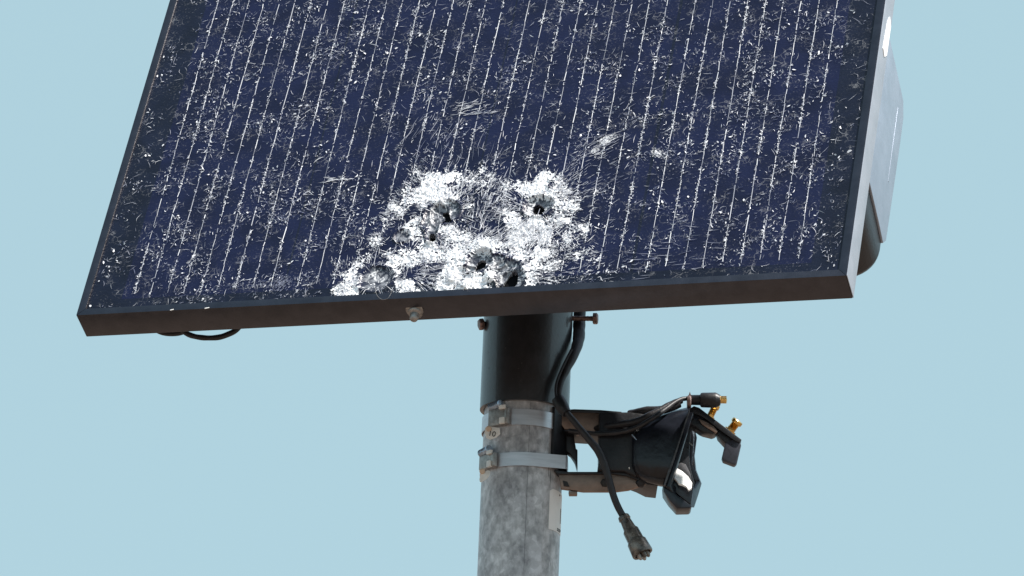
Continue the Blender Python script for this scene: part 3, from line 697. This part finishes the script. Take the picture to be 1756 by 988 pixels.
# ---------------------------------------------------------------- clamps
def band_path(right=None, gap=.0009, r=RP+.0012):
    P = []
    for a in range(200, 287 if right else 560, 6): P.append(Vector((r*math.cos(R(a)), r*math.sin(R(a)), 0)))
    if right:
        P += [Vector((right-.0006, -.0355, 0)), Vector((right+.0010, -.0340, 0)), Vector((right+.0026, .012, 0))]
        for a in range(25, 200, 6): P.append(Vector((r*math.cos(R(a)), r*math.sin(R(a)), 0)))
    return P
def band_mesh(P, z0, z1, th, tiltx=0):
    n = len(P); V = []; F = []
    for i, p in enumerate(P):
        t = (P[(i+1) % n]-P[i-1]).normalized(); nn = Vector((t.y, -t.x, 0))
        for k, z in ((0, z0), (0, z1), (th, z1), (th, z0)): V.append(p+nn*k+Vector((0, 0, z+tiltx*p.x)))
    for i in range(n):
        j = (i+1) % n
        for k in range(4): F.append((4*i+k, 4*i+(k+1) % 4, 4*j+(k+1) % 4, 4*j+k))
    return V, F
def clamp(name, label, ytop, ybot, right, bx, tagpoly, blue, tilt, tagtext):
    Y = -RP
    zt, zb = at(895, ytop, Y).z, at(895, ybot, Y).z
    o = thing(name, label, 'clamp', (0, 0, zb), 'steel band clamps round the pole')
    obj('band', *band_mesh(band_path(right), zb, zt, .0008, tilt), m_band, o, smooth=True, auto=30)
    zc = (zb+zt)/2+tilt*-.035
    # angle of the buckle on the left-front
    a = R(bx); c = Vector(((RP+.004)*math.cos(a), (RP+.004)*math.sin(a), zc)); rad = Vector((math.cos(a), math.sin(a), 0)); tan = Vector((-math.sin(a), math.cos(a), 0)); up = Vector((0, 0, 1))
    h = (zt-zb)/2
    bk = obj('buckle', *box(c, tan*.0115, rad*.0030, up*(h*1.05)), m_buckle, o, bevel=.0008)
    obj('buckle_lip', *box(c+tan*.013+rad*.001, tan*.0022, rad*.0026, up*(h*1.0)), m_buckle, o, bevel=.0006)
    obj('buckle_stud', *box(c+tan*.0085+rad*.004-up*(h*.62), tan*.0032, rad*.0018, up*.0036), m_tag, o, bevel=.0007)
    # worm screw lying across the top of the buckle
    p0 = c+up*(h+.0035)-tan*.012+rad*.001; p1 = c+up*(h+.0055)+tan*.006+rad*.002
    d = (p1-p0); L = d.length
    obj('worm_screw', *lathe(p0, p1, [(0, .0028), (.001, .0046)]+[(.002+i*(L-.004)/12, .0047 if i % 2 else .0038) for i in range(12)]+[(L-.001, .0048), (L, .003)], 14), m_blue, o, smooth=True, auto=35)
    obj('worm_screw_slot', *box(c+up*(h+.001)+tan*.008+rad*.004, tan*.0040, rad*.0015, up*.0022), m_tag, o, bevel=.0004)
    # hanging tag
    tv, tf = prism(tagpoly, -.040, -.0385)
    tg = obj('tag', tv, tf, m_tag, o, bevel=.0004)
    obj('tag_knob', *lathe(at(blue[0], blue[1], -.040), at(blue[0], blue[1]+.5, -.046), [(0, .0030), (.002, .0032), (.003, .002)], 14), mat('peach_plastic', (.62, .48, .36), .5, 0, .1, 80), o, smooth=True, auto=40)
    return o, tg
o1, tg1 = clamp('band_clamp', 'dull grey steel band clamp just under the black sleeve, with a printed tag', 702, 729, None, 234, [(832, 733), (840, 731), (857, 734), (858, 744), (852, 750), (841, 754), (834, 751), (831, 742)], (838, 735), .0, '10')
o2, tg2 = clamp('band_clamp', 'bright silver band clamp, lower of the two, standing off the pole at right', 776, 799, .0475, 218, [(822, 822), (824, 813), (836, 806), (841, 808), (840, 815), (835, 821), (826, 827), (823, 826)], (827, 808), .02, '')
# printed characters on the upper tag
tc_ = bpy.data.curves.new('tag_print', 'FONT'); tc_.body = '10'; tc_.size = .0085; tc_.extrude = .0001; tc_.align_x = 'CENTER'
tx = bpy.data.objects.new('tag_print', tc_); link(tx); bpy.context.view_layer.update()
me = bpy.data.meshes.new_from_object(tx.evaluated_get(bpy.context.evaluated_depsgraph_get())); bpy.data.objects.remove(tx)
me.materials.append(m_ink); tp = bpy.data.objects.new('tag_print', me); link(tp, tg1)
tp.location = at(843, 748, -.0407)-o1.location; tp.rotation_euler = (R(90), R(8), 0)

# ---------------------------------------------------------------- bracket
br = thing('side_bracket', 'dark brown steel bracket with two flat arms strapped to the pole right side', 'bracket', tuple(at(960, 845, 0)))
# saddle hugging the pole
zA, zB = at(960, 806, -.02).z, at(960, 704, -.02).z
def saddle():
    V = []; F = []
    aa = list(range(-47, 48, 5))
    for a in aa:
        for r_, z in ((RP+.0001, zA), (RP+.0001, zB), (RP+.0045, zB), (RP+.0045, zA)): V.append(Vector((max(r_*math.cos(R(a)), .0), r_*math.sin(R(a)), z)))
    n = len(aa)
    for i in range(n-1):
        for k in range(4): F.append((4*i+k, 4*i+(k+1) % 4, 4*i+4+(k+1) % 4, 4*i+4+k))
    F += [(0, 1, 2, 3), (4*n-1, 4*n-2, 4*n-3, 4*n-4)]
    return V, F
obj('saddle', *saddle(), m_black, br, smooth=True, auto=35)
obj('fin', *prism([(974, 728), (982, 735), (988, 770), (990.5, 771), (990.5, 805), (986, 790), (979, 779), (971, 773), (971, 728)], -.012, .004), m_black, br, bevel=.0008)
def channel(name, outline, Y0, Y1, lip, mm):
    return obj(name, *prism(outline, Y0, Y1), mm, br, bevel=.0008)
channel('upper_arm', [(950, 708), (985, 703.5), (1030, 705), (1060, 706), (1064, 742), (1030, 741), (985, 738), (968, 736)], -.026, -.020, 0, m_arm)
obj('arm_flange', *prism([(950, 704), (985, 701.5), (1030, 703), (1066, 706), (1066, 710), (1030, 708.5), (985, 707), (950, 708)], -.028, .020), m_black, br, bevel=.0006)
obj('arm_flange', *prism([(968, 736), (985, 738.5), (1030, 741), (1066, 742), (1066, 745), (1028, 743.5), (985, 741), (968, 739)], -.029, .018), m_black, br, bevel=.0006)
obj('arm_tab', *prism([(988, 741), (993, 741), (993, 746), (988, 746)], -.027, -.022), m_arm, br)
channel('lower_arm', [(958, 812), (1000, 812), (1050, 812.5), (1075, 816), (1095, 823), (1109, 830), (1098, 834), (1078, 840), (1055, 843), (1000, 843), (962, 838)], -.030, -.024, 0, m_arm)
obj('arm_flange', *prism([(950, 806), (975, 809), (1020, 809), (1058, 808), (1078, 811), (1100, 818), (1128, 826), (1128, 833), (1110, 831), (1094, 823), (1075, 816), (1050, 812.5), (958, 813)], -.033, .022), m_black, br, bevel=.0006)
obj('arm_tab', *prism([(975, 842), (990, 843), (990, 848), (976, 848)], -.029, -.020), m_arm, br, bevel=.0004)
obj('arm_slot', *prism([(965, 824), (973, 826), (976, 834), (967, 833)], -.0325, -.029), m_ink, br)
obj('arm_bolt', *lathe(at(1037, 828, -.029), at(1037, 828.3, -.035), [(0, .005), (.003, .005), (.0042, .003)], 6), m_ink, br, bevel=.0004)
obj('arm_bolt', *lathe(at(1098, 828, -.024), at(1099, 828.3, -.034), [(0, .006), (.006, .006), (.0085, .004)], 6), m_black, br, bevel=.0004)
obj('back_plate', *prism([(1027, 706), (1080, 706), (1125, 712), (1125, 818), (1088, 816), (1070, 808), (1024, 806), (1027, 790)], -.040, .008), m_black, br, bevel=.003)
obj('plate_rib', *prism([(1086, 716), (1089, 716), (1091, 800), (1088, 800)], -.044, -.038), m_sleeve, br, bevel=.0006)

# ---------------------------------------------------------------- smashed device housing
dv = thing('smashed_housing', 'smashed black plastic camera housing with torn open front, held on bracket arms', 'camera housing', tuple(at(1140, 830, 0)))
def sect(cx, cy, hh, y0, y1, lean=0, p=4.6, n=28):
    """superellipse section: vertical half height hh (px), depths y0..y1, lean = px shift of the top relative to the bottom"""
    o = []
    for k in range(n):
        a = 2*math.pi*k/n; c, s_ = math.cos(a), math.sin(a)
        e = (abs(c)**p+abs(s_)**p)**(-1/p); s2 = s_*e; c2 = c*e
        Y = (y0+y1)/2-(y1-y0)/2*c2
        o.append(at(cx+lean*s2, cy-hh*s2, Y))
    return o
m_edge = mat('scuffed_plastic_edge', (.06, .06, .065), .4, 0, .7, 90)
rings = [sect(1084, 776, 30, -.046, .02, 0), sect(1090, 775, 42, -.050, .03, 0), sect(1100, 774, 50, -.052, .034, 2), sect(1118, 772, 58, -.054, .040, 7), sect(1138, 769, 64, -.056, .044, 14), sect(1156, 767, 68, -.057, .046, 21), sect(1163, 766, 69, -.058, .047, 22)]
inner = [sect(1163, 766, 65, -.054, .043, 21), sect(1145, 768, 60, -.050, .038, 15), sect(1105, 770, 48, -.040, .028, 5)]
obj('shell', *loft(rings+inner), m_shell, dv, smooth=True, auto=50)
# boss and broken ribs on the near face of the shell
#obj('shell_boss', *lathe(at(1112, 765, -.044), at(1121, 767, -.060), [(0, .026), (.006, .024), (.012, .017), (.016, .006)], 24), m_shell, dv, smooth=True, auto=60)
for pl in ([(1083, 745), (1085, 745.5), (1095, 758), (1093.5, 757.5)], [(1101, 786), (1103, 788), (1107, 797), (1105, 796)]):
    obj('broken_edge', *prism(pl, -.0500, -.044), m_blue, dv)
# torn front frame round the opening
nearR = [(1184, 700), (1172, 738), (1158, 780), (1148, 812), (1141, 834)]
frm = [(1180, 706, -.060), (1166, 750, -.061), (1152, 795, -.062), (1140, 833, -.062), (1150, 853, -.050), (1161, 868, -.036), (1182, 869, -.010), (1189, 848, .010), (1195, 828, .020), (1186, 805, .026), (1183, 780, .030), (1187, 748, .034), (1182, 728, .036)]
def ribbon_loop(pts, wdt, th, close=True):
    P3 = [at(x, y, Y) for x, y, Y in pts]; c = sum(P3, Vector())/len(P3); V = []; F = []; n = len(P3)
    nrm = (P3[3]-P3[0]).cross(P3[8]-P3[0]).normalized()
    for p, w_ in zip(P3, wdt):
        ind = (c-p).normalized()
        for a, b in ((0, 0), (1, 0), (1, 1), (0, 1)): V.append(p+ind*w_*a+nrm*th*b)
    for i in range(n):
        j = (i+1) % n
        for k in range(4): F.append((4*i+k, 4*i+(k+1) % 4, 4*j+(k+1) % 4, 4*j+k))
    return V, F
obj('front_rim', *ribbon_loop(frm, [.004, .005, .007, .010, .016, .020, .018, .010, .006, .007, .005, .004, .004], .006), m_shell, dv, bevel=.0008)
obj('rim_edge', *prism([(1181, 702), (1183, 704), (1170, 745), (1156, 790), (1146, 818), (1141, 833), (1138, 832), (1144, 812), (1153, 788), (1168, 744)], -.0655, -.061), m_edge, dv, bevel=.0006)
for (x_, y_) in ((1078, 801), (1163, 775)):
    obj('chip', *prism([(x_, y_), (x_+1.6, y_+.4), (x_+2, y_+2.4), (x_+.4, y_+1.8)], -.060 if x_ > 1140 else -.050, -.046), m_tag, dv)
obj('lower_lip', *prism([(1137, 828), (1146, 836), (1166, 852), (1187, 868), (1183, 872), (1161, 872.5), (1148, 858), (1138, 843)], -.058, -.030), m_shell, dv, bevel=.0015)
obj('lip_front', *prism([(1143, 830), (1152, 806), (1163, 818), (1178, 834), (1190, 832), (1185, 866), (1165, 850)], -.050, -.044), m_shell, dv, bevel=.001)
obj('rim_splinter', *prism([(1186, 737), (1190, 736), (1191, 742), (1189, 776), (1186, 790), (1184, 780)], .020, .024), m_blue, dv)
obj('torn_edge', *prism([(1172, 745), (1180, 730), (1186, 733), (1190, 750), (1189, 772), (1187, 795), (1197, 822), (1197, 829), (1190, 826), (1182, 806), (1180, 780), (1183, 755), (1178, 742)], .014, .020), m_shell, dv, bevel=.0008)
lp_ = [(1155, 806), (1161, 803), (1170, 808), (1180, 817), (1187, 828), (1186, 837), (1181, 840), (1177, 834), (1171, 831), (1164, 829), (1160, 823), (1154, 817)]
lf = [at(x, y, -.050-.016*(y-803)/37) for x, y in lp_]; nl = len(lf)
obj('white_liner', lf+[p+Vector((0, .0015, -.0015)) for p in lf], [tuple(range(nl)), tuple(range(2*nl-1, nl-1, -1))]+[(i, (i+1) % nl, nl+(i+1) % nl, nl+i) for i in range(nl)], m_white, dv)
obj('dark_inner_fill', *prism([(1180, 712), (1185, 736), (1182, 780), (1184, 802), (1191, 828), (1178, 850), (1144, 830), (1158, 780), (1172, 735)], -.020, .012), m_black, dv, bevel=.001)  # solid black fill added so the opening reads dark inside
obj('inner_block', *prism([(1162, 796), (1168, 793), (1176, 796), (1184, 812), (1186, 826), (1178, 816), (1166, 806), (1158, 803)], -.030, -.022), mat('grey_block', (.10, .10, .11), .5, 0, .3, 100), dv, bevel=.001)
obj('liner_bit', *prism([(1172, 728), (1178, 731), (1181, 740), (1178, 748), (1172, 752), (1166, 757), (1170, 742)], .004, .010), m_buckle, dv, bevel=.0006)
for pl in ([(1175, 752), (1188, 763), (1187, 765), (1174, 754)], [(1172, 760), (1182, 768), (1181, 770), (1171, 762)]):
    obj('inner_wire', *prism(pl, -.020, -.018), m_buckle, dv)

# ---------------------------------------------------------------- antenna arm with brass connectors
an = thing('antenna_arm', 'dark slanting circuit arm with two brass connectors and a small paddle end', 'broken antenna', tuple(at(1190, 705, 0)))
obj('arm_strip', *prism([(1176, 705), (1190, 696), (1199, 699), (1240, 730), (1272, 754), (1269, 759), (1262, 757), (1235, 738), (1215, 722), (1200, 712)], -.030, .000), m_black, an, bevel=.0008)
obj('arm_underside', *prism([(1176, 706), (1200, 712), (1215, 723), (1228, 736), (1230, 742), (1222, 745), (1206, 741), (1200, 738), (1192, 732), (1184, 728), (1177, 728)], -.026, -.004), m_shell, an, bevel=.002)
obj('copper_strip', *prism([(1198, 718), (1210, 723), (1224, 731), (1231, 740), (1228, 743), (1214, 735), (1203, 727)], -.029, -.0255), m_arm, an, bevel=.0006)
obj('arm_underside', *prism([(1229, 738), (1240, 742), (1258, 757), (1252, 763), (1243, 759), (1232, 747)], -.026, -.004), m_black, an, bevel=.001)
obj('paddle', *prism([(1244, 758), (1256, 754), (1270, 758), (1271, 764), (1264, 794), (1260, 797.5), (1240, 790), (1238, 784)], -.028, -.016), mat('grey_paddle', (.035, .037, .05), .4, 0, .3, 90, .2, 300), an, bevel=.0015)
def sma(a, b, s=1.0):
    L = (Vector(b)-Vector(a)).length
    k = L/18
    prof = [(0, .0062), (k*1.5, .0062), (k*1.6, .0044), (k*4, .0044)]
    prof += [(k*(4+i*.6), .0046 if i % 2 else .0038) for i in range(1, 14)]
    prof += [(k*13, .0058), (k*17, .0058), (k*18, .0050)]
    return obj('brass_connector', *lathe(a, b, [(t, r*s) for t, r in prof], 12), m_brass, an, smooth=True, auto=30)
sma(at(1217, 716, -.014), at(1228, 694, -.016), .9)
sma(at(1252, 739, -.014), at(1266, 721, -.018), 1.1)

# ---------------------------------------------------------------- coaxial cable running over the bracket to a black plug
cx_ = thing('coax_cable', 'thin black cable rising over the housing to a stubby black plug with gold tip', 'cable', tuple(at(1035, 745, -.05)))
pth = [(975, 739, -.034), (1000, 742, -.040), (1030, 744, -.046), (1060, 742, -.050), (1090, 734, -.054), (1118, 718, -.056), (1140, 703, -.050), (1158, 690, -.040), (1172, 684, -.034), (1190, 684, -.030), (1204, 685, -.030)]
obj('cable_jacket', *tube(spline([at(*p) for p in pth], 6), .0026, 10, .15), m_rub, cx_, smooth=True)
pth = [(1020, 736, -.022), (1036, 732, -.036), (1064, 728, -.044), (1094, 722, -.046), (1125, 707, -.046), (1150, 694, -.040), (1168, 687, -.034)]
obj('cable_jacket', *tube(spline([at(*p) for p in pth], 6), .0038, 10, .2), m_rub, cx_, smooth=True)
obj('cable_jacket', *tube(spline([at(*p) for p in [(1080, 712, -.02), (1105, 706, -.03), (1140, 702, -.036), (1165, 692, -.034)]], 6), .005, 10, .2), m_rub, cx_, smooth=True)
a, b = at(1180, 686, -.030), at(1246, 686.5, -.034); L = (b-a).length; k = L/66
obj('plug_body', *lathe(a, b, [(0, .0055), (20*k, .0058), (20.5*k, .0060), (22*k, .0078), (25*k, .0082), (47*k, .0085), (49*k, .0080), (55*k, .0058), (56*k, .004)], 20), m_black, cx_, smooth=True, auto=35)
obj('gold_tip', *lathe(a.lerp(b, .80), b, [(0, .0036), (13*k, .0036), (13.2*k, .0030), (14*k, .001)], 10), m_brass, cx_, smooth=True, auto=35)
obj('gold_pin', *lathe(a.lerp(b, .8)+Vector((0, 0, .0038)), b+Vector((-.0006, 0, .0038)), [(0, .0010), (13*k, .0010)], 8), m_brass, cx_, smooth=True)
obj('cable_tie', *merge(lathe(at(1178, 690, -.034), at(1187, 690, -.034), [(0, .007), (.003, .0078), (.0045, .0065)], 14), prism([(1179, 684), (1183, 671.5), (1187, 684)], -.036, -.032)), m_bolt, cx_, smooth=True, auto=35)

# ---------------------------------------------------------------- power cable hanging in front of the bracket
pc_ = thing('power_cable', 'thick black cable running down from the sleeve to a dangling grimy plug', 'cable', tuple(at(1105, 958, -.06)))
thick = [(994, 535, .015), (993, 560, .006), (992, 582, -.012), (985, 606, -.030), (973, 630, -.040), (962, 655, -.048), (958, 675, -.052), (961, 692, -.054), (966, 702, -.056)]
obj('cable_sheath', *tube(spline([at(*p) for p in thick], 8), [.0068-.0030*min(1, max(0, i-14)/26) for i in range(65)], 14, .08), m_rub, pc_, smooth=True)
thin = [(980, 600, -.036), (966, 628, -.045), (956, 652, -.052), (953, 670, -.055), (956, 688, -.058), (963, 700, -.060)]
obj('inner_wire', *tube(spline([at(*p) for p in thin], 8), .0016, 8), m_rub, pc_, smooth=True)
low = [(963, 698, -.058), (972, 708, -.060), (992, 732, -.062), (1012, 756, -.063), (1026, 774, -.063), (1036, 796, -.063), (1044, 822, -.062), (1052, 850, -.060), (1060, 870, -.060), (1071, 890, -.060)]
obj('cable_sheath', *tube(spline([at(*p) for p in low], 8), [.0028+.0015*min(1, i/28) - .0005*min(1, max(0, i-40)/10) for i in range(73)], 14, .06), m_rub, pc_, smooth=True)
obj('cable_boot', *tube([at(*p) for p in ((957, 684, -.054), (962, 694, -.056), (967, 703, -.058), (972, 709, -.060))], [.0072, .0078, .0074, .005], 12, .1), m_black, pc_, smooth=True)
a, b = at(1068, 884, -.060), at(1106, 957, -.066); L = (b-a).length; k = L/83
pg = obj('plug_body', *lathe(a, b, [(0, .0048), (2*k, .0062), (8*k, .0068), (9*k, .0058), (26*k, .0070), (30*k, .0088), (48*k, .0092), (50*k, .0098), (52*k, .0108), (74*k, .0118), (76*k, .0112), (75*k, .0092), (66*k, .0088)], 24), m_dirt, pc_, smooth=True, auto=35)
dd = (b-a).normalized(); sx = dd.cross(Vector((0, 1, 0))).normalized(); sy = dd.cross(sx)
for (i, j) in ((1, 0), (-1, .4), (0, -1), (.1, .9)):
    p0 = a+dd*(68*k)+sx*.0046*i+sy*.0046*j
    obj('pin', *lathe(p0, p0+dd*(.0105), [(0, .0026), (.0085, .0026), (.0105, .0012)], 8), m_dirt if i > 0 else m_buckle, pc_, smooth=True)

# ---------------------------------------------------------------- cable loops under the lower rail
lc = thing('cable_loop', 'black cable sagging in a small loop under left end of the panel', 'cable', tuple(at(360, 575, -.13)))
Yl = -.115
obj('cable_jacket', *tube(spline([at(x, y, Yl) for x, y in ((300, 552), (314, 568), (330, 576), (352, 579.5), (375, 578.5), (392, 573), (405, 566), (418, 552))], 8), .0030, 10, .1), m_rub, lc, smooth=True)
obj('cable_jacket', *tube(spline([at(x, y, Yl+.004) for x, y in ((262, 563), (278, 570.5), (295, 572.5), (312, 570), (325, 560))], 8), .0028, 10), m_rub, lc, smooth=True)

for o in sc.objects:
    if o.type == 'MESH' and len(o.data.materials) == 0: print('no material', o.name)
